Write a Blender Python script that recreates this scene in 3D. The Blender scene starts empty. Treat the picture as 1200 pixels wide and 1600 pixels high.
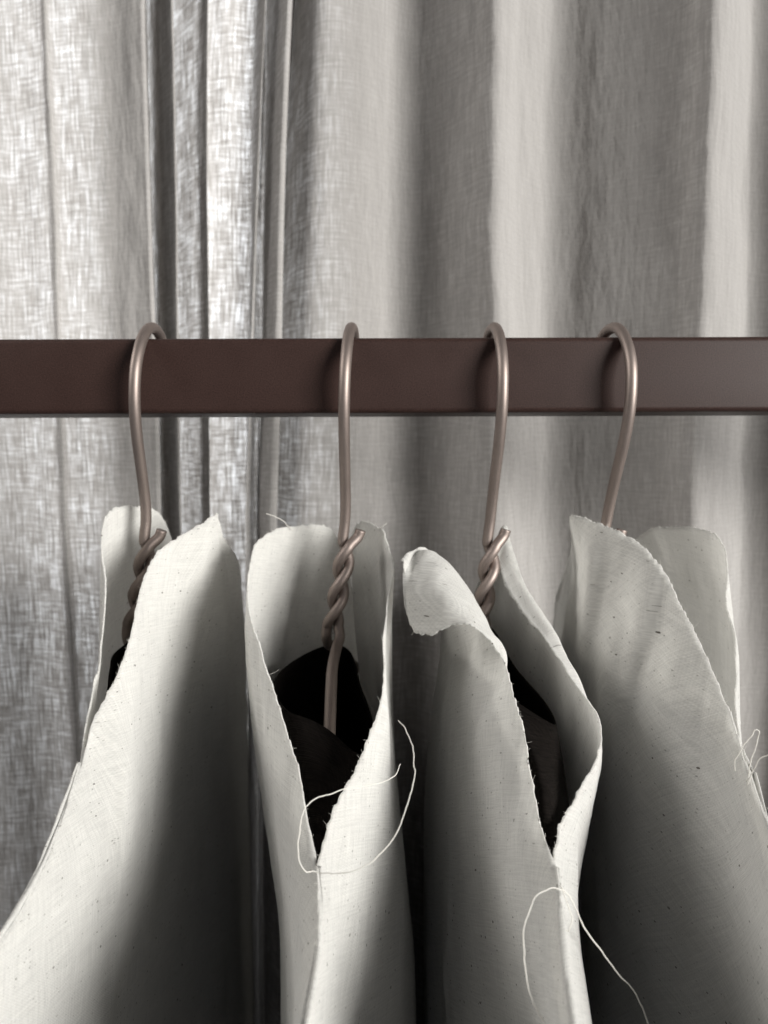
import bpy, math, random
import numpy as np
from mathutils import Vector
from mathutils.kdtree import KDTree

random.seed(7)
rng = np.random.default_rng(11)
sc = bpy.context.scene
C = sc.collection

# ------------------------------------------------------------------ camera
F = 1164.0                      # focal length in photo pixels (1200 x 1600 frame)
PITCH = math.radians(4.0)
CAMY = -0.25
cam_d = bpy.data.cameras.new('camera')
cam = bpy.data.objects.new('camera', cam_d)
C.objects.link(cam)
cam.location = (0, CAMY, 0)
cam.rotation_euler = (math.radians(90) - PITCH, 0, 0)
cam_d.sensor_fit = 'VERTICAL'
cam_d.sensor_height = 36.0
cam_d.sensor_width = 27.0
cam_d.lens = F / 1600 * 36.0
cam_d.clip_start = 0.01
cam_d.clip_end = 50
cam_d.dof.use_dof = True
cam_d.dof.focus_distance = 0.205
cam_d.dof.aperture_fstop = 15.0
sc.camera = cam

# ------------------------------------------------------------------ world, lamps, exposure
world = bpy.data.worlds.new('World')
sc.world = world
world.use_nodes = True
bg = world.node_tree.nodes['Background']
bg.inputs['Color'].default_value = (0.95, 0.96, 1.0, 1)
bg.inputs['Strength'].default_value = 0.14


def area_lamp(name, loc, target, sx, sy, power, col):
    l = bpy.data.lights.new(name, 'AREA')
    l.shape = 'RECTANGLE'
    l.size, l.size_y, l.energy, l.color = sx, sy, power, col
    o = bpy.data.objects.new(name, l)
    C.objects.link(o)
    o.location = loc
    d = Vector(target) - Vector(loc)
    o.rotation_euler = d.to_track_quat('-Z', 'Y').to_euler()
    return o


# daylight from a window far to the right and in front of the rail
area_lamp('side_window_light', (2.2, -2.0, 0.42), (0, 0, -0.05), 1.40, 1.25, 176, (1.0, 0.985, 0.95))
# the window right behind the left half of the curtain
area_lamp('back_window_light', (-0.090, 0.285, 0.23), (-0.090, 0.12, 0.23), 0.09, 0.66, 2.2, (0.95, 0.975, 1.0))
# soft fill lamp added at upper left to brighten the covers' left-facing panels
area_lamp('left_fill_light', (-2.4, -0.55, 1.35), (0, 0, -0.05), 1.3, 1.3, 44, (1.0, 0.97, 0.93))

sc.view_settings.view_transform = 'Standard'
sc.view_settings.look = 'None'
sc.view_settings.exposure = 0.0
sc.view_settings.gamma = 1.0
sc.view_settings.use_curve_mapping = False
sc.cycles.use_denoising = True
sc.cycles.max_bounces = 5
sc.cycles.diffuse_bounces = 3
sc.cycles.adaptive_threshold = 0.02
sc.cycles.transmission_bounces = 4


# ------------------------------------------------------------------ helpers
def W(px, py, y):
    """photo pixel + real depth y (metres from the rail's front face) -> world point"""
    a, b = (px - 600.0) / F, (800.0 - py) / F
    dy = math.cos(PITCH) + b * math.sin(PITCH)
    dz = -math.sin(PITCH) + b * math.cos(PITCH)
    t = (y - CAMY) / dy
    return np.array([a * t, y, dz * t])


def mesh_obj(name, verts, faces, mat, parent=None, smooth=True, uvs=None):
    me = bpy.data.meshes.new(name)
    me.from_pydata([tuple(map(float, v)) for v in verts], [], faces)
    if uvs is not None:
        ul = me.uv_layers.new(name='UVMap')
        vi = np.empty(len(me.loops), dtype=np.int32)
        me.loops.foreach_get('vertex_index', vi)
        ul.data.foreach_set('uv', np.asarray(uvs, dtype=np.float32)[vi].ravel())
    if smooth:
        me.polygons.foreach_set('use_smooth', [True] * len(me.polygons))
    me.materials.append(mat)
    me.update()
    o = bpy.data.objects.new(name, me)
    C.objects.link(o)
    if parent is not None:
        o.parent = parent
    return o


def empty(name, loc, label, cat, group=None):
    o = bpy.data.objects.new(name, None)
    o.empty_display_size = 0.01
    C.objects.link(o)
    o.location = loc
    o['label'], o['category'] = label, cat
    if group:
        o['group'] = group
    return o


def catmull(P, n, closed=False):
    """Catmull-Rom through the rows of P, n samples per span (any trailing dims)"""
    P = np.asarray(P, float)
    m = len(P)
    out = []
    spans = m if closed else m - 1
    for i in range(spans):
        if closed:
            p0, p1, p2, p3 = P[(i - 1) % m], P[i], P[(i + 1) % m], P[(i + 2) % m]
        else:
            p1, p2 = P[i], P[i + 1]
            p0 = P[i - 1] if i > 0 else 2 * p1 - p2
            p3 = P[i + 2] if i + 2 < m else 2 * p2 - p1
        for k in range(n):
            t = k / n
            out.append(0.5 * (2 * p1 + (p2 - p0) * t + (2 * p0 - 5 * p1 + 4 * p2 - p3) * t * t
                              + (3 * p1 - p0 - 3 * p2 + p3) * t ** 3))
    if not closed:
        out.append(P[-1])
    return np.array(out)


def tube_geo(path, r, sides=12, r_end=None, v0=0, cap=True):
    path = np.asarray(path, float)
    n = len(path)
    tang = np.gradient(path, axis=0)
    tang /= np.linalg.norm(tang, axis=1)[:, None] + 1e-12
    up = np.array([0.3, 0.2, 1.0])
    nrm = np.cross(tang[0], up)
    nrm /= np.linalg.norm(nrm)
    V, Fc = [], []
    for i in range(n):
        nrm = nrm - tang[i] * np.dot(nrm, tang[i])
        nrm /= np.linalg.norm(nrm) + 1e-12
        bi = np.cross(tang[i], nrm)
        rr = r if r_end is None else r + (r_end - r) * i / (n - 1)
        for k in range(sides):
            a = 2 * math.pi * k / sides
            V.append(path[i] + rr * (math.cos(a) * nrm + math.sin(a) * bi))
    for i in range(n - 1):
        for k in range(sides):
            a, b = i * sides + k, i * sides + (k + 1) % sides
            Fc.append((v0 + a, v0 + b, v0 + b + sides, v0 + a + sides))
    if cap:
        Fc.append(tuple(v0 + k for k in reversed(range(sides))))
        Fc.append(tuple(v0 + (n - 1) * sides + k for k in range(sides)))
    return V, Fc


def tube(name, path, r, mat, parent=None, sides=12, r_end=None):
    V, Fc = tube_geo(path, r, sides, r_end)
    o = mesh_obj(name, V, Fc, mat, parent)
    for p in o.data.polygons:
        if len(p.vertices) > 4:
            p.use_smooth = False
    return o


# smooth value noise on numpy arrays, for folds and unevenness of cloth
_tab = rng.random((64, 64))


def vnoise(u, v):
    u, v = np.asarray(u, float), np.asarray(v, float)
    iu, iv = np.floor(u).astype(int), np.floor(v).astype(int)
    fu, fv = u - iu, v - iv
    fu, fv = fu * fu * (3 - 2 * fu), fv * fv * (3 - 2 * fv)
    g = lambda a, b: _tab[a % 64, b % 64]
    return ((g(iu, iv) * (1 - fu) + g(iu + 1, iv) * fu) * (1 - fv)
            + (g(iu, iv + 1) * (1 - fu) + g(iu + 1, iv + 1) * fu) * fv) - 0.5


# ------------------------------------------------------------------ materials
def new_mat(name):
    m = bpy.data.materials.new(name)
    m.use_nodes = True
    nt = m.node_tree
    nt.nodes.clear()
    out = nt.nodes.new('ShaderNodeOutputMaterial')
    return m, nt, out


def N(nt, kind, **kw):
    n = nt.nodes.new(kind)
    for k, v in kw.items():
        if k in n.inputs.keys():
            n.inputs[k].default_value = v
        else:
            setattr(n, k, v)
    return n


def math_n(nt, op, a, b=None, clamp=False):
    n = nt.nodes.new('ShaderNodeMath')
    n.operation = op
    n.use_clamp = clamp
    for i, v in enumerate((a, b)):
        if v is None:
            continue
        if isinstance(v, (int, float)):
            n.inputs[i].default_value = v
        else:
            nt.links.new(v, n.inputs[i])
    return n.outputs[0]


def ramp(nt, src, stops):
    n = nt.nodes.new('ShaderNodeValToRGB')
    el = n.color_ramp.elements
    while len(el) < len(stops):
        el.new(0.5)
    for e, (p, c) in zip(el, stops):
        e.position = p
        e.color = (c, c, c, 1) if isinstance(c, (int, float)) else (*c, 1)
    nt.links.new(src, n.inputs['Fac'])
    return n.outputs['Color']


def uv_scaled(nt, sx, sy, rot=0.0):
    uv = nt.nodes.new('ShaderNodeUVMap')
    mp = nt.nodes.new('ShaderNodeMapping')
    mp.inputs['Scale'].default_value = (sx, sy, 1)
    mp.inputs['Rotation'].default_value = (0, 0, rot)
    nt.links.new(uv.outputs['UV'], mp.inputs['Vector'])
    return mp.outputs['Vector']


def noise(nt, vec, scale=1.0, detail=2.0, rough=0.5):
    n = N(nt, 'ShaderNodeTexNoise', Scale=scale, Detail=detail, Roughness=rough)
    nt.links.new(vec, n.inputs['Vector'])
    return n.outputs['Fac']


def mat_muslin():
    """unbleached cotton muslin, UV in millimetres: fine weave, seed flecks, partly translucent"""
    m, nt, out = new_mat('muslin')
    L = nt.links
    # weave: two crossed thread systems, wavered by noise
    uvn = uv_scaled(nt, 0.35, 0.35)
    warp = noise(nt, uvn, 1.0, 2.0)
    uv = nt.nodes.new('ShaderNodeUVMap')
    sep = nt.nodes.new('ShaderNodeSeparateXYZ')
    L.new(uv.outputs['UV'], sep.inputs[0])
    wv = math_n(nt, 'MULTIPLY', warp, 3.0)
    tu = math_n(nt, 'SINE', math_n(nt, 'ADD', math_n(nt, 'MULTIPLY', sep.outputs['X'], 2 * math.pi / 0.62), wv))
    tv = math_n(nt, 'SINE', math_n(nt, 'ADD', math_n(nt, 'MULTIPLY', sep.outputs['Y'], 2 * math.pi / 0.62), wv))
    weave = math_n(nt, 'MULTIPLY', tu, tv)                           # -1..1
    slub_u = noise(nt, uv_scaled(nt, 2.6, 0.10), 1.0, 2.0)
    slub_v = noise(nt, uv_scaled(nt, 0.10, 2.6), 1.0, 2.0)
    slub = math_n(nt, 'ADD', slub_u, slub_v)
    fine = noise(nt, uv_scaled(nt, 2.2, 2.2), 1.0, 2.0, 0.7)
    # seed flecks
    vo = N(nt, 'ShaderNodeTexVoronoi', Scale=1.0)
    L.new(uv_scaled(nt, 0.50, 0.40), vo.inputs['Vector'])
    sepc = nt.nodes.new('ShaderNodeSeparateColor')
    L.new(vo.outputs['Color'], sepc.inputs[0])
    size = math_n(nt, 'MULTIPLY', math_n(nt, 'POWER', sepc.outputs[0], 2.2), 0.165)
    fleck = math_n(nt, 'GREATER_THAN', size, vo.outputs['Distance'])
    fleck = math_n(nt, 'MULTIPLY', fleck, math_n(nt, 'ADD', math_n(nt, 'MULTIPLY', sepc.outputs[1], 0.50), 0.40))
    vo2 = N(nt, 'ShaderNodeTexVoronoi', Scale=1.0)
    L.new(uv_scaled(nt, 1.1, 0.7, 0.5), vo2.inputs['Vector'])
    sepd = nt.nodes.new('ShaderNodeSeparateColor')
    L.new(vo2.outputs['Color'], sepd.inputs[0])
    size2 = math_n(nt, 'MULTIPLY', math_n(nt, 'POWER', sepd.outputs[0], 2.6), 0.22)
    fleck2 = math_n(nt, 'MULTIPLY', math_n(nt, 'GREATER_THAN', size2, vo2.outputs['Distance']), 0.36)
    fl = math_n(nt, 'MAXIMUM', fleck, fleck2)
    # colour
    val = math_n(nt, 'ADD', math_n(nt, 'MULTIPLY', fine, 0.26), 0.82)
    val = math_n(nt, 'ADD', val, math_n(nt, 'MULTIPLY', math_n(nt, 'SUBTRACT', slub, 1.0), 0.30))
    val = math_n(nt, 'ADD', val, math_n(nt, 'MULTIPLY', weave, 0.045))
    col = nt.nodes.new('ShaderNodeMix')
    col.data_type = 'RGBA'
    col.blend_type = 'MULTIPLY'
    col.inputs['Factor'].default_value = 1.0
    col.inputs[6].default_value = (0.83, 0.822, 0.795, 1)
    rgb = nt.nodes.new('ShaderNodeCombineColor')
    for i in range(3):
        L.new(val, rgb.inputs[i])
    L.new(rgb.outputs[0], col.inputs[7])
    cf = nt.nodes.new('ShaderNodeMix')
    cf.data_type = 'RGBA'
    L.new(fl, cf.inputs['Factor'])
    L.new(col.outputs[2], cf.inputs[6])
    cf.inputs[7].default_value = (0.06, 0.04, 0.022, 1)
    bump = N(nt, 'ShaderNodeBump', Strength=0.8, Distance=0.00016)
    hgt = math_n(nt, 'ADD', math_n(nt, 'MULTIPLY', weave, 0.3), math_n(nt, 'ADD', math_n(nt, 'MULTIPLY', slub, 1.0), fine))
    L.new(hgt, bump.inputs['Height'])
    dif = N(nt, 'ShaderNodeBsdfDiffuse', Roughness=0.6)
    tra = N(nt, 'ShaderNodeBsdfTranslucent')
    L.new(cf.outputs[2], dif.inputs['Color'])
    L.new(cf.outputs[2], tra.inputs['Color'])
    L.new(bump.outputs[0], dif.inputs['Normal'])
    mx = nt.nodes.new('ShaderNodeMixShader')
    mx.inputs[0].default_value = 0.50
    L.new(dif.outputs[0], mx.inputs[1])
    L.new(tra.outputs[0], mx.inputs[2])
    L.new(mx.outputs[0], out.inputs[0])
    return m


def mat_curtain():
    """loosely woven slubby linen, UV in millimetres"""
    m, nt, out = new_mat('curtain_linen')
    L = nt.links
    a = noise(nt, uv_scaled(nt, 0.85, 0.060), 1.0, 3.0, 0.62)
    b = noise(nt, uv_scaled(nt, 0.09, 0.68), 1.0, 3.0, 0.62)
    c = noise(nt, uv_scaled(nt, 0.10, 0.05), 1.0, 2.0)
    d = math_n(nt, 'ADD', math_n(nt, 'MULTIPLY', a, 0.60), math_n(nt, 'MULTIPLY', b, 0.40))
    dens = math_n(nt, 'ADD', math_n(nt, 'MULTIPLY', d, 0.86), math_n(nt, 'MULTIPLY', c, 0.14))
    tcol = ramp(nt, dens, [(0.40, (0.15, 0.135, 0.12)), (0.50, (0.40, 0.38, 0.36)), (0.61, (0.98, 0.98, 0.98))])
    dif = N(nt, 'ShaderNodeBsdfDiffuse', Roughness=0.7)
    dcol = ramp(nt, math_n(nt, 'ADD', math_n(nt, 'MULTIPLY', d, 0.5), 0.25), [(0.3, (0.49, 0.470, 0.453)), (0.7, (0.54, 0.523, 0.506))])
    L.new(dcol, dif.inputs['Color'])
    tra = N(nt, 'ShaderNodeBsdfTranslucent')
    L.new(tcol, tra.inputs['Color'])
    bump = N(nt, 'ShaderNodeBump', Strength=0.65, Distance=0.0022)
    w = noise(nt, uv_scaled(nt, 0.16, 0.045, 0.18), 1.0, 3.0, 0.55)
    L.new(math_n(nt, 'ADD', math_n(nt, 'MULTIPLY', w, 1.0), math_n(nt, 'MULTIPLY', d, 0.05)), bump.inputs['Height'])
    L.new(bump.outputs[0], dif.inputs['Normal'])
    mx = nt.nodes.new('ShaderNodeMixShader')
    mx.inputs[0].default_value = 0.34
    L.new(dif.outputs[0], mx.inputs[1])
    L.new(tra.outputs[0], mx.inputs[2])
    L.new(mx.outputs[0], out.inputs[0])
    return m


def mat_metal(name, base, rough, metallic, speck, bumpd, spec=0.5):
    m, nt, out = new_mat(name)
    L = nt.links
    tc = nt.nodes.new('ShaderNodeTexCoord')
    n1 = N(nt, 'ShaderNodeTexNoise', Scale=2600.0, Detail=2.0)
    L.new(tc.outputs['Object'], n1.inputs['Vector'])
    n2 = N(nt, 'ShaderNodeTexNoise', Scale=90.0, Detail=4.0)
    L.new(tc.outputs['Object'], n2.inputs['Vector'])
    p = N(nt, 'ShaderNodeBsdfPrincipled', Metallic=metallic)
    p.inputs['Specular IOR Level'].default_value = spec
    v = math_n(nt, 'ADD', math_n(nt, 'MULTIPLY', math_n(nt, 'SUBTRACT', n1.outputs['Fac'], 0.5), speck),
               math_n(nt, 'MULTIPLY', math_n(nt, 'SUBTRACT', n2.outputs['Fac'], 0.5), 0.25))
    v = math_n(nt, 'ADD', v, 1.0)
    mx = nt.nodes.new('ShaderNodeVectorMath')
    mx.operation = 'SCALE'
    mx.inputs[0].default_value = base
    L.new(v, mx.inputs['Scale'])
    L.new(mx.outputs[0], p.inputs['Base Color'])
    L.new(math_n(nt, 'ADD', math_n(nt, 'MULTIPLY', n2.outputs['Fac'], 0.12), rough - 0.06), p.inputs['Roughness'])
    bp = N(nt, 'ShaderNodeBump', Strength=0.35, Distance=bumpd)
    L.new(n1.outputs['Fac'], bp.inputs['Height'])
    L.new(bp.outputs[0], p.inputs['Normal'])
    L.new(p.outputs[0], out.inputs[0])
    return m


def mat_dark_cloth():
    m, nt, out = new_mat('black_linen')
    L = nt.links
    a = noise(nt, uv_scaled(nt, 2.2, 0.2), 1.0, 2.0)
    b = noise(nt, uv_scaled(nt, 0.2, 2.2), 1.0, 2.0)
    s = math_n(nt, 'ADD', a, b)
    col = ramp(nt, math_n(nt, 'MULTIPLY', s, 0.5), [(0.35, (0.004, 0.0035, 0.003)), (0.65, (0.011, 0.009, 0.008))])
    p = N(nt, 'ShaderNodeBsdfPrincipled', Roughness=0.95)
    p.inputs['Specular IOR Level'].default_value = 0.03
    L.new(col, p.inputs['Base Color'])
    bp = N(nt, 'ShaderNodeBump', Strength=0.8, Distance=0.0003)
    L.new(s, bp.inputs['Height'])
    L.new(bp.outputs[0], p.inputs['Normal'])
    L.new(p.outputs[0], out.inputs[0])
    return m


def mat_thread():
    m, nt, out = new_mat('cotton_thread')
    d = N(nt, 'ShaderNodeBsdfDiffuse')
    d.inputs['Color'].default_value = (0.82, 0.80, 0.75, 1)
    t = N(nt, 'ShaderNodeBsdfTranslucent')
    t.inputs['Color'].default_value = (0.82, 0.80, 0.75, 1)
    mx = nt.nodes.new('ShaderNodeMixShader')
    mx.inputs[0].default_value = 0.3
    nt.links.new(d.outputs[0], mx.inputs[1])
    nt.links.new(t.outputs[0], mx.inputs[2])
    nt.links.new(mx.outputs[0], out.inputs[0])
    return m


M_MUSLIN, M_CURTAIN, M_BLACK, M_THREAD = mat_muslin(), mat_curtain(), mat_dark_cloth(), mat_thread()
M_WALL, _nt, _o = new_mat('wall_plaster')
_p = N(_nt, 'ShaderNodeBsdfDiffuse')
_nz = N(_nt, 'ShaderNodeTexNoise', Scale=40.0, Detail=5.0)
_nt.links.new(ramp(_nt, _nz.outputs['Fac'], [(0.3, (0.19, 0.17, 0.155)), (0.7, (0.23, 0.21, 0.19))]), _p.inputs['Color'])
_nt.links.new(_p.outputs[0], _o.inputs[0])
M_RAIL = mat_metal('brown_powder_coat', (0.030, 0.0160, 0.0132), 0.46, 0.0, 2.2, 0.0001, 0.21)
M_WIRE = mat_metal('taupe_satin_wire', (0.27, 0.222, 0.20), 0.52, 0.85, 0.25, 0.00002)


# ------------------------------------------------------------------ curtain
def build_curtain():
    # plan of the folds: (photo x of the fold, depth behind the rail front)
    plan = [(-900, .150), (-760, .120), (-640, .150), (-560, .115), (-470, .150), (-400, .118), (-320, .148), (-240, .122),
            (-150, .140), (-60, .124), (20, .126), (70, .121), (84, .119), (88, .124), (96, .126), (130, .124), (180, .121), (220, .114), (230, .112),
            (235, .115), (230, .119), (218, .123), (203, .130), (198, .136), (214, .137), (232, .135), (234, .140), (216, .143), (201, .147), (210, .152), (232, .147), (246, .134), (262, .122), (274, .116),
            (275, .121), (264, .126), (254, .132), (262, .137), (274, .136), (268, .142), (256, .146), (266, .151), (284, .144), (300, .135), (318, .127), (328, .122), (324, .128), (318, .134), (330, .136),
            (360, .133), (395, .134), (408, .129), (420, .120), (418, .127), (407, .133), (406, .140), (416, .143), (420, .139), (414, .146), (411, .150), (424, .147),
            (436, .135), (452, .122), (461, .115), (467, .118), (462, .122), (452, .127), (440, .135), (441, .141), (458, .139), (466, .143), (452, .147), (440, .150), (446, .155), (462, .150),
            (478, .132), (500, .118), (540, .118), (590, .128), (625, .138), (652, .140), (690, .130), (730, .114), (756, .104), (776, .100),
            (796, .106), (817, .119), (845, .132), (868, .139), (895, .138), (940, .128), (1010, .115), (1060, .104), (1094, .094), (1113, .091),
            (1129, .098), (1146, .111), (1164, .126), (1178, .130), (1200, .130), (1240, .126), (1280, .118), (1300, .110), (1350, .130), (1410, .130), (1480, .108), (1520, .120),
            (1600, .140), (1700, .110), (1760, .135), (1880, .115), (2000, .140)]
    prof = []
    for px, y in plan:
        p = W(px, 265, y)
        prof.append((p[0], p[1]))
    prof = catmull(prof, 8)
    s = np.concatenate([[0], np.cumsum(np.linalg.norm(np.diff(prof, axis=0), axis=1))])
    z = np.linspace(0.62, -0.95, 260)
    S, Z = np.meshgrid(s, z)
    X = np.tile(prof[:, 0], (len(z), 1))
    Y = np.tile(prof[:, 1], (len(z), 1))
    # folds drift a little and open towards the floor
    t = (0.12 - Z)
    xs = W(452, 265, .13)[0]
    X = X - 0.055 * np.clip(0.27 - Z, -.1, .3) * np.exp(-((X - xs) / .014) ** 2)
    rt = np.clip((X - W(560, 265, .12)[0]) / .05, 0, 1)          # the wide folds on the right waver more
    X = X + rt * (0.006 * vnoise(S * 9 + 1, Z * 6 + 4) + 0.0022 * vnoise(S * 25, Z * 21 + 3) + 0.001 * vnoise(S * 60, Z * 55 + 3))
    Y = Y + rt * 0.006 * vnoise(S * 30 + 5, Z * 9)
    X = X + 0.0022 * vnoise(S * 14 + 3, Z * 7) * 2 + 0.0035 * t * vnoise(S * 10, Z * 0 + 5) * 8
    Y = Y + 0.005 * vnoise(S * 22 + 9, Z * 5 + 2) + 0.0018 * vnoise(S * 60, Z * 16 + 7) + 0.0010 * vnoise(S * 120, Z * 45)
    V = np.stack([X, Y, Z], -1).reshape(-1, 3)
    nc = len(s)
    Fc = []
    for i in range(len(z) - 1):
        for j in range(nc - 1):
            a = i * nc + j
            Fc.append((a, a + nc, a + nc + 1, a + 1))
    uv = np.stack([S.ravel() * 1000, Z.ravel() * 1000], -1)
    o = mesh_obj('curtain', V, Fc, M_CURTAIN, uvs=uv)
    o['label'] = 'pale grey slubby linen curtain in vertical folds hanging behind the rail, left half backlit'
    o['category'] = 'curtain'


build_curtain()


def build_wall():
    # the window wall behind the curtain: solid to the right of the opening and below its sill
    x0, zs, y0, y1 = W(462, 265, .165)[0], -0.40, .165, .22
    V, Fc = [], []
    for (xa, xb, za, zb) in ((x0, 1.1, -1.0, 0.75), (-0.9, x0 - 0.0005, -1.0, zs)):
        b = len(V)
        V += [(x, y, z) for x in (xa, xb) for y in (y0, y1) for z in (za, zb)]
        Fc += [tuple(b + k for k in f) for f in ((0, 1, 3, 2), (4, 6, 7, 5), (0, 4, 5, 1), (2, 3, 7, 6), (0, 2, 6, 4), (1, 5, 7, 3))]
    o = mesh_obj('wall', V, Fc, M_WALL, smooth=False)
    o['kind'] = 'structure'


build_wall()


# ------------------------------------------------------------------ rail
def build_rail():
    zt, zb = W(600, 527, 0)[2], W(600, 645, 0)[2]
    D, r, L = 0.025, 0.0018, 0.75
    sec = []
    for cx, cz, a0 in ((D - r, zt - r, 0), (r, zt - r, 90), (r, zb + r, 180), (D - r, zb + r, 270)):
        for k in range(7):
            a = math.radians(a0 + 15 * k)
            sec.append((cx + r * math.cos(a), cz + r * math.sin(a)))
    n = len(sec)
    V, Fc = [], []
    xs = np.linspace(-L, L, 40)
    for x in xs:
        for (y, z) in sec:
            V.append((x, y, z))
    for i in range(len(xs) - 1):
        for k in range(n):
            a, b = i * n + k, i * n + (k + 1) % n
            Fc.append((a, b, b + n, a + n))
    Fc.append(tuple(range(n)))
    Fc.append(tuple((len(xs) - 1) * n + k for k in reversed(range(n))))
    o = mesh_obj('clothes_rail', V, Fc, M_RAIL)
    o.rotation_euler = (0, -math.radians(0.19), 0)
    o['label'] = 'dark brown square metal clothes rail running across the whole picture'
    o['category'] = 'clothes rail'


build_rail()

# ------------------------------------------------------------------ hangers
WR = 0.0019
HOOK_TOP = W(600, 505, 0.0125)[2] - WR


def hanger(which, rot, tilt, aim, label):
    x = HX[which]
    # aim: how far the front arm swings sideways per metre towards the viewer
    root = empty('wire_hanger', (x, 0.0125, HOOK_TOP), label, 'hanger', 'wire hangers on the rail')
    root.rotation_euler = (0, math.radians(tilt), math.radians(rot))
    hk = [(0, .0192, -.0235), (0, .0200, -.018), (0, .0188, -.0120), (0, .0141, -.0059), (0, .0075, -.0014), (0, 0, 0), (0, -.0075, -.0014),
          (0, -.0141, -.0059), (0, -.0188, -.0128), (0, -.0203, -.020), (0, -.0192, -.029), (0, -.0150, -.039), (0, -.0085, -.050), (0, -.0030, -.060),
          (-.0002, -.0004, -.067)]
    hr, z0, z1, nt_ = .0020, -.0725, -.1050, 3.0
    ax = lambda z: (-.0045 * (z0 - z) / (z0 - z1) + .0012)

    def helix(ph):
        pts = []
        for k in range(25):
            f = k / 24
            z = z0 + (z1 - z0) * f
            a = ph - math.pi * nt_ * f              # clockwise seen from above: right -> front -> left
            pts.append((ax(z) + hr * math.cos(a), hr * math.sin(a), z))
        return pts

    A = helix(math.pi)
    B = helix(0.0)
    armx = -.0030
    front = [(-.0005, -.0015, -.1085), (-.0012, -.006, -.1118)] + [(armx + aim * d, -d, -(.1075 + .445 * d)) for d in (.02, .04, .058, .075)]
    rear = [(-.0056, .0012, -.1095), (-.0050, .005, -.1130)] + [(armx - aim * d * 0.5, d, -(.1085 + .445 * d)) for d in (.02, .04, .058, .075)]
    bpy.context.view_layer.update()
    mw = np.array(root.matrix_world)
    mi = np.linalg.inv(mw)

    def under_cover(pts):
        q = np.array(pts) @ mw[:3, :3].T + mw[:3, 3]
        q = inside_clip(which, q, 0.0055, 0.020)
        return q @ mi[:3, :3].T + mi[:3, 3]
    def smooth_tail(path, k0):
        path[k0:] = under_cover(path[k0:])
        for _ in range(12):
            path[k0 + 1:-1] = 0.25 * path[k0:-2] + 0.5 * path[k0 + 1:-1] + 0.25 * path[k0 + 2:]
        return path
    path = smooth_tail(catmull(np.array(hk + A[1:] + front), 6), (len(hk) + len(A) + 1) * 6)
    V, Fc = tube_geo(path, WR, 14)
    cut = (len(hk) - 1) * 6                       # one wire: hook above, twist and arm below
    up = [f for f in Fc if max(f) < (cut + 1) * 14]
    lo = [tuple(k - cut * 14 for k in f) for f in Fc if min(f) >= cut * 14]
    for nm, vv, ff in (('hook', V[:(cut + 1) * 14], up), ('arm', V[cut * 14:], lo)):
        o = mesh_obj(nm, vv, ff, M_WIRE, root)
        for p in o.data.polygons:
            if len(p.vertices) > 4:
                p.use_smooth = False
    tip = [(.0055, -.0004, -.0700), (.0046, -.0004, -.0725)]
    s2 = smooth_tail(catmull(np.array(tip + B[2:] + rear), 6), (len(B) + 2) * 6)
    o = tube('arm', s2, WR, M_WIRE, root)
    o['label'] = 'twisted wire end with its cut tip sticking up beside the hook'
    return root


# ------------------------------------------------------------------ cloth panels
def to_world_grid(cols, drop=0.30):
    n = max(len(c) for c in cols)
    G = []
    for c in cols:
        P = [W(*p) for p in c]
        while len(P) < n:                       # pad with points close behind the raw edge
            P.insert(1, P[0] + (P[1] - P[0]) * 0.4)
        for dz in (.05, .14, .30):
            P.append(P[-1] * [1, 1, 0] + [0, 0, P[-1][2] - dz * drop / .30 if dz == .05 else P[-1][2] - dz * drop / .30 * .6])
        G.append(P)
    return np.array(G)                          # cols x rows x 3


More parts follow.
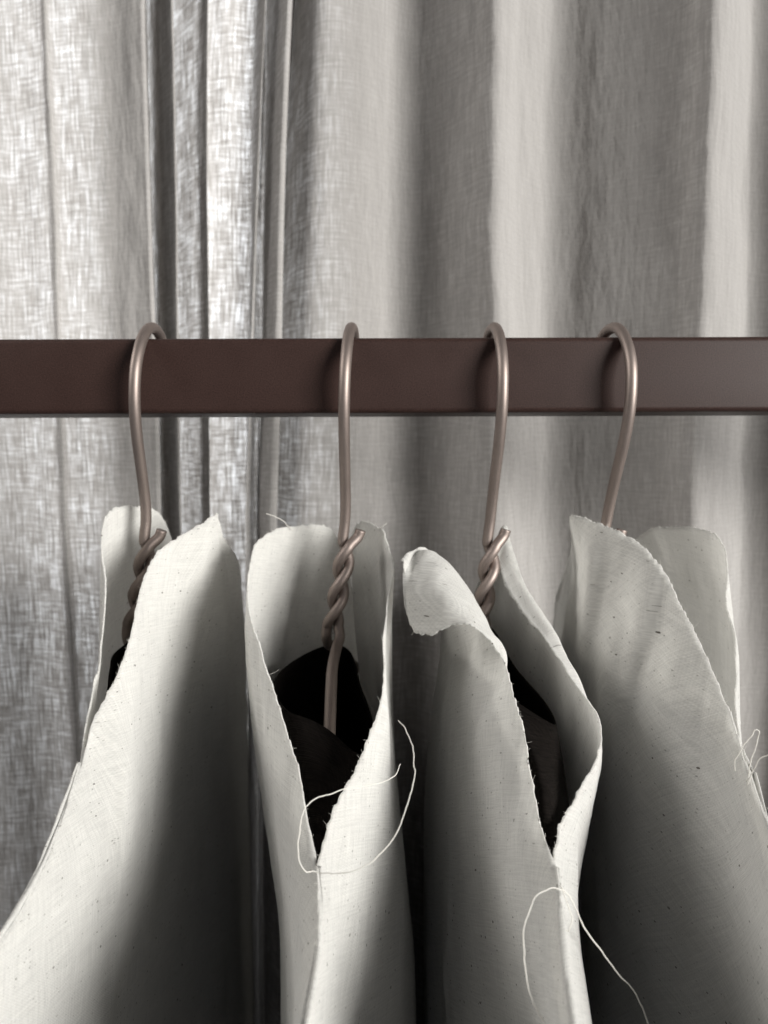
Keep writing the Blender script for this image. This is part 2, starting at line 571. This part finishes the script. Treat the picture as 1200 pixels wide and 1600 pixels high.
def panel(name, cols, parent, mat, nu=13, nv=10, closed=False, thick=0.00045, seed=0, wob=1.0, fringe=True, flange=None, shift=None, post=None, side=1):
    G = to_world_grid(cols)
    if shift is not None:
        G = shift(G)
    if flange is not None:
        G = np.concatenate([[G[0] + np.array(flange)], G])
    A = catmull(G, nu, closed)                                   # dense columns
    B = catmull(A.transpose(1, 0, 2), nv).transpose(1, 0, 2)     # cols x rows
    nc, nr = B.shape[:2]
    # arc lengths in mm for the weave
    dv = np.linalg.norm(np.diff(B, axis=1), axis=2) * 1000
    v = np.concatenate([np.zeros((nc, 1)), np.cumsum(dv, 1)], 1)
    du = np.linalg.norm(np.diff(B, axis=0), axis=2) * 1000
    u = np.concatenate([np.zeros((1, nr)), np.cumsum(du, 0)], 0)
    u = 0.5 * u + 0.5 * u[:, nr // 3][:, None]
    # soft unevenness along the normal, stronger away from the seam
    tu = np.gradient(B, axis=0)
    tv = np.gradient(B, axis=1)
    nrm = np.cross(tu, tv)
    nrm /= np.linalg.norm(nrm, axis=2)[:, :, None] + 1e-12
    amp = 0.0016 * vnoise(u / 21 + seed * 7.3, v / 34 + seed) + 0.0008 * vnoise(u / 8 + seed * 3, v / 15) + 0.00022 * vnoise(u / 2.4, v / 3.5 + seed)
    B = B + nrm * (amp * wob)[:, :, None]
    # unevenly torn raw edge
    e = np.zeros((nc, nr))
    e[:, 0] = 0.0007 * vnoise(u[:, 0] / 1.3 + seed, np.zeros(nc)) + 0.0006 * vnoise(u[:, 0] / 0.5, np.zeros(nc) + seed)
    B = B + (tv / (np.linalg.norm(tv, axis=2)[:, :, None] + 1e-12)) * e[:, :, None]
    if post is not None:
        B = post(B)
    V = B.reshape(-1, 3)
    Fc = []
    last = nc if closed else nc - 1
    for i in range(last):
        j = (i + 1) % nc
        for k in range(nr - 1):
            Fc.append((i * nr + k, i * nr + k + 1, j * nr + k + 1, j * nr + k))
    # weave runs straight along the grain of the flat panel, a little on the bias
    gu, gv = (B[:, :, 1] + 0.7 * side * B[:, :, 0]) * 1000, B[:, :, 2] * 1000
    ca, sa = math.cos(0.30 * side + seed), math.sin(0.30 * side + seed)
    uv = np.stack([(gu * ca - gv * sa).ravel() + 50 * seed, (gu * sa + gv * ca).ravel()], -1)
    loc = np.array(parent.location)
    o = mesh_obj(name, V - loc, Fc, mat, parent, uvs=uv)
    sm = o.modifiers.new('thickness', 'SOLIDIFY')
    sm.thickness = thick
    sm.offset = 0
    if fringe:
        fibres(B[:, 0], B[:, 1], parent, o, seed)
        if flange is not None:
            fibres(B[0, : nv * 4], B[1, : nv * 4], parent, o, seed + 50, dens=0.8)
    return B


def fibres(edge, inner, parent, part, seed, dens=1.0):
    """fine lint standing out of a raw edge"""
    r = np.random.default_rng(seed + 100)
    V, Fc = [], []
    loc = np.array(parent.location)
    for i in range(len(edge) - 1):
        a, b = edge[i], edge[i + 1]
        L = np.linalg.norm(b - a)
        out = a - inner[i]
        out /= np.linalg.norm(out) + 1e-12
        for _ in range(r.poisson(L / 0.00055 * dens)):
            p = a + (b - a) * r.random()
            ln = 0.0002 + 0.0013 * r.random() ** 5 + (0.0030 * r.random() if r.random() < 0.012 else 0)
            d = out + r.normal(0, 0.75, 3)
            d /= np.linalg.norm(d)
            c = r.normal(0, 0.45, 3)
            pts = [p - out * 0.0002, p + d * ln * 0.5 + c * ln * 0.12, p + d * ln + c * ln * 0.6]
            vv, ff = tube_geo(pts, 0.000045, 3, 0.00002, v0=len(V), cap=False)
            V += vv
            Fc += ff
    if V:
        o = mesh_obj('frayed_edge', np.array(V) - loc, Fc, M_THREAD, part)
        o['kind'] = 'stuff'


def thread(parent, pts, r=0.00013):
    P = np.array([W(*p) for p in pts])
    P = catmull(P, 8)
    n = len(P)
    P = P + np.stack([0.0007 * vnoise(np.arange(n) * .19 + len(pts), np.zeros(n) + 3 * k) + 0.0002 * vnoise(np.arange(n) * .6, np.zeros(n) + k) for k in range(3)], -1)
    return tube('loose_thread', P - np.array(parent.location), r, M_THREAD, parent, 6)


GRP = 'white covers on the rail'

# ---- cover 1 (far left)
seam1 = [(128, 1190, -.058), (100, 1270, -.0724), (60, 1370, -.0875), (0, 1480, -.1015), (-100, 1640, -.118), (-300, 1900, -.138)]
back1 = [(330, 960, .085), (335, 990, .1), (342, 1040, .12), (350, 1120, .15), (360, 1250, .18), (380, 1600, .22)]
L1 = [seam1,
      [(134, 1160, -.053), (128, 1210, -.056), (122, 1290, -.062), (115, 1400, -.068), (105, 1560, -.072), (95, 1850, -.075)],
      [(144, 1100, -.045), (139, 1160, -.045), (134, 1250, -.046), (130, 1400, -.047), (125, 1560, -.047), (120, 1850, -.047)],
      [(152, 1058, -.038), (148, 1110, -.037), (143, 1200, -.036), (140, 1340, -.035), (138, 1530, -.035), (135, 1850, -.035)],
      [(160, 1005, -.028), (154, 1060, -.026), (150, 1150, -.024), (150, 1300, -.022), (150, 1500, -.02), (150, 1850, -.02)],
      [(164, 950, -.020), (157, 1000, -.018), (154, 1080, -.014), (156, 1220, -.010), (158, 1480, -.006), (160, 1850, -.006)],
      [(163, 895, -.012), (157, 950, -.010), (155, 1040, -.005), (158, 1180, 0), (163, 1450, .005), (166, 1850, .005)],
      [(160, 845, -.004), (157, 910, -.001), (157, 1010, .005), (163, 1150, .011), (172, 1430, .018), (176, 1850, .018)],
      [(161, 815, .001), (160, 890, .006), (162, 1000, .014), (170, 1140, .022), (182, 1420, .03), (188, 1850, .03)],
      [(170, 798, .006), (170, 880, .012), (173, 990, .022), (182, 1130, .032), (195, 1400, .042), (202, 1850, .042)],
      [(190, 790, .013), (188, 880, .02), (191, 990, .032), (200, 1130, .045), (215, 1400, .057), (224, 1850, .058)],
      [(217, 791, .022), (215, 880, .03), (218, 990, .044), (227, 1120, .06), (242, 1380, .076), (250, 1850, .078)],
      [(246, 800, .032), (243, 890, .042), (245, 990, .058), (252, 1120, .078), (265, 1360, .098), (275, 1850, .1)],
      [(262, 828, .040), (261, 910, .052), (263, 1000, .07), (270, 1120, .094), (282, 1330, .118), (292, 1850, .12)],
      [(290, 915, .065), (290, 960, .075), (293, 1030, .095), (300, 1120, .12), (312, 1300, .15), (325, 1800, .16)],
      back1]
R1 = [seam1,
      [(150, 1120, -.050), (158, 1230, -.055), (163, 1340, -.060), (158, 1460, -.065), (147, 1600, -.07), (134, 1850, -.075)],
      [(180, 1065, -.043), (190, 1170, -.046), (195, 1280, -.05), (195, 1400, -.052), (188, 1560, -.055), (180, 1850, -.055)],
      [(200, 1010, -.035), (212, 1110, -.035), (222, 1220, -.035), (228, 1350, -.035), (228, 1520, -.035), (225, 1850, -.035)],
      [(212, 960, -.028), (226, 1050, -.025), (242, 1170, -.022), (255, 1310, -.018), (262, 1480, -.015), (262, 1850, -.015)],
      [(225, 910, -.018), (240, 1000, -.014), (260, 1130, -.008), (282, 1290, 0), (297, 1480, .005), (300, 1850, .005)],
      [(245, 866, -.010), (262, 960, -.004), (284, 1100, .006), (306, 1270, .015), (325, 1480, .022), (330, 1850, .022)],
      [(275, 842, -.002), (290, 940, .006), (310, 1080, .018), (332, 1260, .03), (350, 1480, .04), (355, 1850, .04)],
      [(312, 820, .006), (318, 920, .014), (334, 1070, .03), (354, 1260, .048), (368, 1480, .06), (372, 1850, .06)],
      [(336, 804, .013), (344, 910, .026), (358, 1060, .045), (370, 1250, .07), (380, 1480, .085), (385, 1850, .085)],
      [(339, 808, .016), (352, 920, .034), (368, 1060, .056), (378, 1250, .085), (388, 1480, .102), (393, 1850, .104)],
      [(352, 842, .026), (364, 935, .045), (377, 1070, .07), (384, 1250, .1), (392, 1480, .12), (398, 1850, .122)],
      [(373, 882, .048), (380, 960, .065), (383, 1080, .09), (386, 1250, .12), (390, 1480, .14), (395, 1850, .142)],
      [(368, 925, .068), (370, 990, .083), (374, 1080, .108), (378, 1230, .138), (384, 1450, .16), (390, 1800, .165)],
      back1]

# ---- cover 2
seam2 = [(495, 1352, -.085), (498, 1400, -.0915), (495, 1480, -.1015), (482, 1570, -.111), (470, 1640, -.118), (440, 1850, -.135)]
back2 = [(556, 950, .065), (557, 975, .075), (560, 1010, .09), (563, 1070, .11), (568, 1200, .14), (570, 1600, .17)]
L2 = [seam2,
      [(474, 1240, -.072), (463, 1330, -.075), (455, 1420, -.078), (452, 1520, -.080), (450, 1640, -.082), (446, 1850, -.085)],
      [(455, 1165, -.060), (441, 1260, -.060), (437, 1360, -.060), (440, 1460, -.06), (440, 1600, -.06), (438, 1850, -.06)],
      [(430, 1088, -.045), (419, 1160, -.042), (420, 1260, -.038), (433, 1380, -.038), (443, 1500, -.038), (446, 1850, -.038)],
      [(405, 1010, -.030), (399, 1080, -.026), (404, 1180, -.020), (419, 1300, -.015), (441, 1450, -.01), (455, 1850, -.01)],
      [(390, 940, -.015), (388, 1000, -.012), (394, 1100, -.005), (410, 1250, .005), (441, 1420, .012), (470, 1850, .012)],
      [(387, 890, -.003), (387, 950, 0), (392, 1050, .006), (412, 1200, .02), (450, 1400, .03), (490, 1850, .03)],
      [(400, 850, .006), (400, 900, .010), (406, 1000, .018), (428, 1150, .03), (465, 1350, .045), (500, 1850, .05)],
      [(437, 826, .018), (432, 880, .022), (432, 980, .03), (450, 1100, .045), (480, 1300, .06), (515, 1850, .07)],
      [(475, 821, .028), (470, 880, .032), (468, 980, .04), (480, 1100, .055), (505, 1300, .075), (530, 1850, .09)],
      [(508, 822, .036), (506, 880, .04), (505, 980, .05), (515, 1100, .07), (530, 1300, .09), (540, 1850, .11)],
      [(526, 842, .042), (526, 900, .047), (530, 990, .06), (535, 1100, .08), (545, 1300, .1), (550, 1850, .125)],
      [(545, 900, .052), (545, 940, .056), (548, 1000, .07), (552, 1100, .09), (557, 1300, .11), (560, 1850, .14)],
      back2]
R2 = [seam2,
      [(515, 1295, -.078), (520, 1380, -.082), (525, 1460, -.086), (528, 1560, -.088), (525, 1680, -.09), (520, 1850, -.09)],
      [(535, 1240, -.07), (548, 1320, -.072), (560, 1420, -.074), (568, 1520, -.075), (572, 1650, -.075), (572, 1850, -.075)],
      [(560, 1195, -.06), (577, 1280, -.06), (592, 1380, -.06), (603, 1490, -.06), (610, 1620, -.06), (612, 1850, -.06)],
      [(582, 1140, -.05), (597, 1230, -.048), (612, 1340, -.046), (624, 1460, -.045), (632, 1600, -.045), (634, 1850, -.045)],
      [(596, 1085, -.04), (606, 1160, -.036), (618, 1270, -.03), (632, 1400, -.028), (644, 1560, -.026), (648, 1850, -.026)],
      [(599, 1010, -.025), (605, 1090, -.02), (616, 1200, -.012), (630, 1350, -.008), (648, 1520, -.005), (653, 1850, -.005)],
      [(607, 940, -.012), (606, 1020, -.005), (614, 1150, .005), (626, 1320, .012), (645, 1500, .018), (652, 1850, .02)],
      [(613, 890, -.002), (609, 980, .006), (612, 1120, .018), (621, 1300, .03), (636, 1500, .04), (645, 1850, .045)],
      [(607, 860, .006), (603, 950, .016), (606, 1100, .03), (614, 1280, .045), (625, 1500, .06), (635, 1850, .07)],
      [(600, 840, .012), (596, 930, .022), (598, 1080, .036), (606, 1250, .055), (614, 1500, .073), (625, 1850, .082)],
      [(593, 826, .018), (590, 920, .028), (592, 1060, .044), (600, 1230, .066), (608, 1480, .085), (615, 1850, .095)],
      [(566, 815, .030), (569, 920, .038), (578, 1060, .055), (588, 1200, .075), (600, 1400, .1), (605, 1850, .11)],
      [(553, 838, .040), (558, 930, .048), (566, 1040, .065), (575, 1180, .09), (585, 1400, .115), (590, 1850, .13)],
      [(553, 890, .050), (556, 960, .058), (562, 1040, .076), (570, 1160, .1), (578, 1380, .125), (582, 1850, .14)],
      back2]

# ---- cover 3 (left collar flopped outwards, right collar curled inwards)
seam3 = [(867, 1352, -.085), (870, 1400, -.0915), (877, 1480, -.1015), (888, 1560, -.1105), (900, 1640, -.118), (940, 1850, -.135)]
back3 = [(735, 940, .06), (735, 960, .068), (735, 985, .08), (732, 1030, .1), (728, 1120, .13), (722, 1300, .16), (720, 1600, .19)]
L3 = [seam3,
      [(846, 1290, -.077), (836, 1370, -.082), (836, 1450, -.086), (838, 1550, -.088), (842, 1650, -.09), (850, 1850, -.09)],
      [(831, 1220, -.067), (806, 1310, -.070), (795, 1410, -.072), (795, 1520, -.073), (797, 1640, -.074), (800, 1850, -.075)],
      [(822, 1160, -.058), (785, 1260, -.058), (765, 1370, -.058), (758, 1490, -.058), (757, 1630, -.058), (757, 1850, -.058)],
      [(812, 1110, -.05), (770, 1200, -.047), (742, 1310, -.045), (730, 1440, -.044), (727, 1600, -.044), (727, 1850, -.044)],
      [(798, 1068, -.042), (752, 1150, -.036), (722, 1260, -.032), (708, 1400, -.03), (702, 1570, -.03), (702, 1850, -.03)],
      [(776, 1024, -.036), (782, 1022, -.034), (785, 1030, -.031), (762, 1065, -.026), (728, 1130, -.021), (698, 1250, -.016), (687, 1400, -.013), (682, 1850, -.012)],
      [(755, 995, -.036), (764, 988, -.031), (772, 1000, -.024), (748, 1045, -.017), (710, 1115, -.010), (685, 1240, -.003), (674, 1400, 0), (670, 1850, 0)],
      [(732, 976, -.036), (744, 962, -.030), (755, 968, -.018), (738, 1015, -.007), (700, 1090, .0), (676, 1230, .008), (668, 1400, .012), (668, 1850, .012)],
      [(703, 979, -.032), (714, 938, -.029), (733, 925, -.012), (724, 985, .0), (694, 1075, .01), (670, 1220, .02), (664, 1400, .025), (667, 1850, .025)],
      [(675, 991, -.027), (682, 920, -.025), (704, 885, -.008), (706, 960, .010), (686, 1060, .022), (668, 1220, .034), (666, 1400, .04), (672, 1850, .04)],
      [(650, 988, -.022), (655, 915, -.020), (680, 866, -.004), (697, 920, .015), (686, 1045, .030), (668, 1210, .045), (668, 1400, .05), (676, 1850, .05)],
      [(635, 958, -.018), (641, 902, -.015), (666, 861, .000), (692, 905, .018), (686, 1040, .036), (672, 1200, .054), (672, 1400, .06), (680, 1850, .06)],
      [(630, 905, -.014), (638, 880, -.009), (660, 861, .006), (690, 898, .022), (690, 1030, .042), (680, 1190, .064), (680, 1380, .072), (690, 1850, .072)],
      [(636, 875, -.008), (650, 864, -.001), (672, 866, .014), (695, 905, .028), (698, 1020, .048), (692, 1170, .074), (692, 1360, .085), (700, 1850, .086)],
      [(700, 905, .032), (704, 920, .036), (708, 940, .042), (712, 975, .052), (712, 1050, .07), (708, 1180, .1), (706, 1350, .115), (706, 1800, .12)],
      back3 + [(720, 1850, .195)]]
R3 = [[(869, 1352, -.085), (871, 1376, -.088), (872, 1402, -.0915), (879, 1482, -.1015), (890, 1562, -.1105), (902, 1642, -.118), (942, 1852, -.135)],
      [(867, 1318, -.080), (877, 1345, -.078), (884, 1390, -.081), (898, 1470, -.086), (912, 1550, -.092), (926, 1640, -.097), (960, 1850, -.105)],
      [(873, 1288, -.075), (890, 1316, -.070), (898, 1360, -.070), (903, 1450, -.073), (912, 1550, -.077), (922, 1640, -.08), (940, 1850, -.083)],
      [(892, 1258, -.068), (909, 1285, -.062), (906, 1350, -.060), (898, 1440, -.060), (898, 1550, -.060), (900, 1640, -.06), (905, 1850, -.06)],
      [(915, 1217, -.060), (926, 1242, -.054), (915, 1310, -.048), (892, 1420, -.045), (882, 1550, -.045), (880, 1640, -.045), (880, 1850, -.045)],
      [(934, 1178, -.053), (935, 1205, -.046), (918, 1280, -.038), (888, 1400, -.033), (870, 1550, -.030), (866, 1640, -.03), (865, 1850, -.03)],
      [(939, 1147, -.047), (933, 1185, -.038), (912, 1260, -.028), (880, 1380, -.020), (858, 1550, -.015), (853, 1640, -.013), (850, 1850, -.013)],
      [(927, 1113, -.041), (926, 1150, -.030), (902, 1230, -.018), (868, 1360, -.008), (845, 1550, 0), (840, 1640, .002), (836, 1850, .002)],
      [(900, 1075, -.034), (911, 1090, -.027), (895, 1180, -.010), (858, 1320, .005), (830, 1550, .015), (825, 1640, .018), (820, 1850, .018)],
      [(868, 1030, -.024), (884, 1034, -.018), (872, 1110, 0), (840, 1270, .018), (812, 1550, .032), (806, 1640, .035), (800, 1850, .035)],
      [(848, 998, -.016), (863, 987, -.010), (852, 1060, .010), (822, 1220, .030), (795, 1550, .048), (788, 1640, .05), (782, 1850, .05)],
      [(819, 961, -.006), (838, 946, 0), (830, 1020, .018), (803, 1180, .042), (778, 1520, .065), (772, 1640, .068), (766, 1850, .07)],
      [(791, 914, .006), (815, 895, .012), (810, 980, .028), (785, 1140, .055), (763, 1480, .080), (758, 1620, .084), (752, 1850, .088)],
      [(778, 875, .014), (798, 852, .018), (796, 950, .036), (772, 1100, .065), (750, 1440, .095), (746, 1600, .1), (742, 1850, .105)],
      [(779, 846, .018), (789, 828, .023), (785, 930, .044), (765, 1070, .075), (745, 1420, .11), (740, 1580, .115), (736, 1850, .12)],
      [(772, 850, .032), (772, 880, .038), (768, 950, .054), (755, 1060, .085), (738, 1400, .125), (734, 1560, .13), (730, 1850, .135)],
      [(752, 900, .048), (752, 922, .055), (748, 970, .068), (742, 1050, .095), (732, 1350, .14), (728, 1500, .15), (726, 1800, .155)],
      back3]

# ---- cover 4 (far right)
seam4 = [(1168, 1203, -.06), (1185, 1260, -.0708), (1207, 1330, -.0818), (1245, 1430, -.0955), (1300, 1560, -.1102), (1440, 1850, -.1347)]
back4 = [(870, 930, .08), (866, 960, .095), (860, 1010, .12), (850, 1090, .15), (835, 1250, .19), (815, 1600, .23)]
L4 = [seam4,
      [(1150, 1150, -.053), (1147, 1240, -.058), (1148, 1330, -.062), (1152, 1430, -.067), (1158, 1560, -.072), (1175, 1850, -.08)],
      [(1130, 1095, -.045), (1112, 1190, -.047), (1095, 1290, -.05), (1080, 1410, -.052), (1070, 1560, -.054), (1070, 1850, -.055)],
      [(1105, 1030, -.037), (1076, 1130, -.038), (1042, 1240, -.038), (1014, 1380, -.038), (1000, 1550, -.038), (995, 1850, -.038)],
      [(1080, 975, -.030), (1044, 1080, -.029), (1002, 1200, -.027), (970, 1350, -.025), (952, 1530, -.023), (945, 1850, -.023)],
      [(1055, 925, -.023), (1018, 1030, -.020), (975, 1160, -.016), (942, 1320, -.012), (924, 1520, -.009), (916, 1850, -.009)],
      [(1030, 882, -.017), (998, 980, -.016), (958, 1110, -.012), (925, 1280, .002), (905, 1500, .007), (898, 1850, .007)],
      [(1000, 849, -.011), (974, 940, -.007), (940, 1070, -.008), (908, 1240, .014), (886, 1480, .02), (880, 1850, .02)],
      [(964, 828, -.004), (946, 920, .000), (920, 1050, .005), (892, 1220, .028), (868, 1460, .036), (862, 1850, .038)],
      [(930, 815, .003), (922, 900, .003), (903, 1030, .013), (878, 1200, .044), (854, 1450, .056), (848, 1850, .058)],
      [(907, 807, .009), (908, 890, .011), (890, 1010, .026), (866, 1180, .06), (842, 1430, .076), (835, 1850, .078)],
      [(893, 809, .015), (899, 870, .022), (882, 980, .040), (860, 1150, .075), (838, 1400, .095), (830, 1850, .1)],
      [(894, 850, .036), (890, 900, .050), (876, 980, .070), (856, 1130, .095), (836, 1380, .12), (826, 1850, .125)],
      back4]
R4 = [[(1170, 1203, -.06), (1187, 1260, -.0708), (1209, 1330, -.0818), (1247, 1430, -.0955), (1302, 1560, -.1102), (1442, 1850, -.1347)],
      [(1161, 1170, -.055), (1175, 1230, -.056), (1193, 1320, -.06), (1213, 1430, -.065), (1238, 1560, -.07), (1270, 1850, -.08)],
      [(1154, 1120, -.047), (1160, 1180, -.045), (1170, 1290, -.045), (1180, 1410, -.045), (1190, 1560, -.045), (1200, 1850, -.045)],
      [(1150, 1060, -.038), (1155, 1120, -.034), (1159, 1230, -.03), (1165, 1370, -.028), (1170, 1550, -.026), (1172, 1850, -.026)],
      [(1146, 1000, -.030), (1152, 1050, -.025), (1153, 1170, -.018), (1155, 1320, -.012), (1155, 1530, -.01), (1155, 1850, -.01)],
      [(1137, 950, -.022), (1149, 978, -.018), (1149, 1080, -.006), (1147, 1250, .004), (1143, 1500, .01), (1142, 1850, .01)],
      [(1142, 905, -.014), (1145, 945, -.008), (1142, 1040, .006), (1138, 1200, .018), (1132, 1480, .028), (1130, 1850, .03)],
      [(1140, 876, -.008), (1140, 930, 0), (1135, 1020, .016), (1128, 1180, .03), (1120, 1460, .045), (1116, 1850, .048)],
      [(1133, 852, -.003), (1132, 915, .006), (1128, 1010, .023), (1120, 1170, .04), (1110, 1455, .058), (1106, 1850, .062)],
      [(1116, 834, .004), (1118, 900, .013), (1114, 1000, .032), (1106, 1160, .052), (1096, 1450, .072), (1092, 1850, .077)],
      [(1085, 826, .014), (1088, 890, .024), (1086, 990, .045), (1078, 1150, .07), (1068, 1440, .095), (1064, 1850, .1)],
      [(1045, 824, .027), (1050, 890, .038), (1050, 990, .062), (1044, 1140, .09), (1034, 1420, .12), (1030, 1850, .125)],
      [(1013, 828, .037), (1020, 900, .05), (1020, 990, .075), (1012, 1120, .105), (1000, 1400, .14), (996, 1850, .145)],
      [(950, 880, .062), (952, 930, .073), (950, 1000, .095), (942, 1100, .125), (930, 1350, .165), (925, 1800, .17)],
      back4]

FL = (0, -0.0022, 0.0006)
covers, inside = [], []
for i, (Lp, Rp, sm_, lab) in enumerate((
        (L1, R1, seam1, 'cream muslin garment cover at far left, pointed collar tip and brightly lit right side'),
        (L2, R2, seam2, 'cream muslin garment cover second from left, open like a lily with thread loop below'),
        (L3, R3, seam3, 'cream muslin garment cover third from left with its left collar flopped outwards'),
        (L4, R4, seam4, 'cream muslin garment cover at far right, its flaps overlapping under the hook'))):
    root = empty('garment_cover', W(*sm_[0]), lab, 'garment cover', GRP)
    gl = panel('side_panel', Lp, root, M_MUSLIN, seed=i * 2 + 1, flange=FL)
    gr = panel('side_panel', Rp, root, M_MUSLIN, seed=i * 2 + 2, flange=(0.0004, -0.0017, 0.0004), side=-1)
    covers.append(root)
    inside.append((gl, gr, catmull([W(*p) for p in sm_], 10)))

_trees = {}


def inside_clip(i, P, side, below):
    # what hangs under a cover stays between its two panels and under the seam
    gl, gr, seam = inside[i]
    if i not in _trees:
        _trees[i] = []
        for g in (gl[::2, 6:], gr[::2, 6:]):
            q = g.reshape(-1, 3)
            kd = KDTree(len(q))
            for k, v in enumerate(q):
                kd.insert((0, v[1], v[2]), k)
            kd.balance()
            _trees[i].append((kd, q))
    (kl, ql), (kr, qr) = _trees[i]
    so = seam[np.argsort(seam[:, 1])]
    P = P.copy()
    for p in P:
        if p[1] < seam[0, 1] + .010:
            p[2] = min(p[2], np.interp(p[1], so[:, 1], so[:, 2]) - below)
        lo = max((ql[k][0] for _, k, d in kl.find_n((0, p[1], p[2]), 5) if d < .012), default=-9) + side
        hi = min((qr[k][0] for _, k, d in kr.find_n((0, p[1], p[2]), 5) if d < .012), default=9) - side
        p[0] = 0.5 * (lo + hi) if lo > hi else min(max(p[0], lo), hi)
    return P


HX = [-0.0797, -0.0110, 0.0376, 0.0787]
hanger(0, 2.0, 3.5, 0.11, 'taupe wire hanger at the far left, twist half hidden by the white cover')
hanger(1, -2.5, 2.2, 0.10, 'taupe wire hanger second from left, twisted neck and front arm fully in view')
hanger(2, 2.0, 0.0, 0.04, 'taupe wire hanger third from left, its twist between two collar edges')
hanger(3, 3.0, 0.0, 0.09, 'taupe wire hanger at the far right, only hook and cut tip showing')

# loose threads
thread(covers[1], [(622, 1125, -.070), (636, 1143, -.075), (647, 1170, -.080), (648, 1200, -.084), (642, 1235, -.088), (632, 1270, -.091), (612, 1313, -.094),
                   (585, 1342, -.096), (550, 1360, -.096), (515, 1366, -.094), (494, 1364, -.0925), (480, 1362, -.093), (469, 1342, -.094), (466, 1305, -.093), (473, 1270, -.090),
                   (490, 1250, -.087), (525, 1237, -.084), (565, 1229, -.079), (600, 1219, -.073), (618, 1210, -.066), (626, 1195, -.06)])
thread(covers[1], [(458, 828, .022), (447, 818, .020), (434, 808, .016), (416, 803, .014)])
thread(covers[1], [(590, 828, .020), (597, 824, .017), (603, 817, .016)], 0.00012)
thread(covers[2], [(880, 1392, -.095), (858, 1389, -.098), (836, 1404, -.1), (822, 1440, -.102), (818, 1490, -.104), (825, 1540, -.107), (836, 1575, -.109), (853, 1602, -.11), (880, 1650, -.112)])
thread(covers[2], [(874, 1385, -.0935), (884, 1394, -.094), (897, 1415, -.093), (915, 1450, -.092), (940, 1487, -.09), (966, 1520, -.088), (990, 1550, -.086), (1010, 1590, -.085), (1030, 1650, -.084)], 0.00016)
thread(covers[2], [(876, 1388, -.0945), (888, 1412, -.096), (894, 1438, -.097), (889, 1455, -.098), (880, 1450, -.098), (875, 1432, -.097)])
thread(covers[3], [(1169, 1222, -.066), (1172, 1200, -.07), (1180, 1170, -.072), (1186, 1146, -.073), (1181, 1141, -.073), (1166, 1158, -.072), (1152, 1178, -.07), (1148, 1205, -.068)])
thread(covers[3], [(1169, 1226, -.066), (1176, 1202, -.069), (1190, 1186, -.072), (1206, 1179, -.074), (1230, 1176, -.075)])

# ------------------------------------------------------------------ black garments inside the covers
BLK = [[(516, 1140, -.036), (511, 1240, -.060), (504, 1375, -.083), (492, 1600, -.110), (475, 1850, -.135)],
       [(470, 1118, -.034), (466, 1220, -.050), (464, 1330, -.060), (464, 1500, -.070), (462, 1850, -.080)],
       [(442, 1108, -.028), (442, 1180, -.030), (447, 1300, -.033), (458, 1450, -.035), (464, 1850, -.035)],
       [(428, 1075, -.010), (432, 1150, -.008), (445, 1280, -.003), (464, 1450, 0), (478, 1850, 0)],
       [(440, 1048, .010), (450, 1120, .015), (465, 1250, .022), (482, 1430, .028), (497, 1850, .030)],
       [(497, 1010, .022), (505, 1080, .035), (512, 1180, .055), (520, 1400, .075), (525, 1850, .080)],
       [(545, 1012, .030), (548, 1080, .042), (552, 1180, .060), (556, 1400, .080), (558, 1850, .085)],
       [(563, 1070, .020), (570, 1150, .025), (580, 1280, .030), (592, 1450, .035), (598, 1850, .035)],
       [(583, 1130, -.005), (592, 1210, -.003), (603, 1330, 0), (615, 1480, 0), (620, 1850, 0)],
       [(578, 1172, -.030), (588, 1250, -.030), (600, 1370, -.030), (608, 1500, -.030), (612, 1850, -.030)],
       [(556, 1180, -.045), (562, 1270, -.052), (566, 1380, -.060), (570, 1500, -.065), (572, 1850, -.070)]]
blabs = ['black garment just visible inside the far left white cover',
         'black linen garment with open neck inside the second cover from left',
         'black garment in shadow inside the third cover from left',
         'black garment hidden inside the far right cover, dark through its cloth']
for i, (cx, sl, sr, sy) in enumerate(((-.0800, .60, .50, .009), (-.0158, 1, 1, .0), (.0375, 1.2, 1.25, .009), (.0820, 1.2, 1.0, .004))):
    root = empty('black_garment', (cx, 0.0125, -0.06), blabs[i], 'garment', 'black garments under the covers')

    def shift(G, cx=cx, sl=sl, sr=sr, up=sy):
        G = G.copy()
        G[:, :, 2] += up
        dx = G[:, :, 0] + .0158
        G[:, :, 0] = cx + np.where(dx < 0, dx * sl, dx * sr)
        return G
    def keep_inside(B, i=i):
        B = inside_clip(i, B.reshape(-1, 3), 0.0030, 0.0045).reshape(B.shape)
        for _ in range(6):
            B = 0.5 * B + 0.25 * np.roll(B, 1, 0) + 0.25 * np.roll(B, -1, 0)
            B[:, 1:-1] = 0.5 * B[:, 1:-1] + 0.25 * B[:, :-2] + 0.25 * B[:, 2:]
        return B
    panel('body', BLK, root, M_BLACK, nu=6, nv=8, closed=True, thick=0.0006, seed=20 + i, wob=0.6, fringe=False, shift=shift, post=keep_inside)
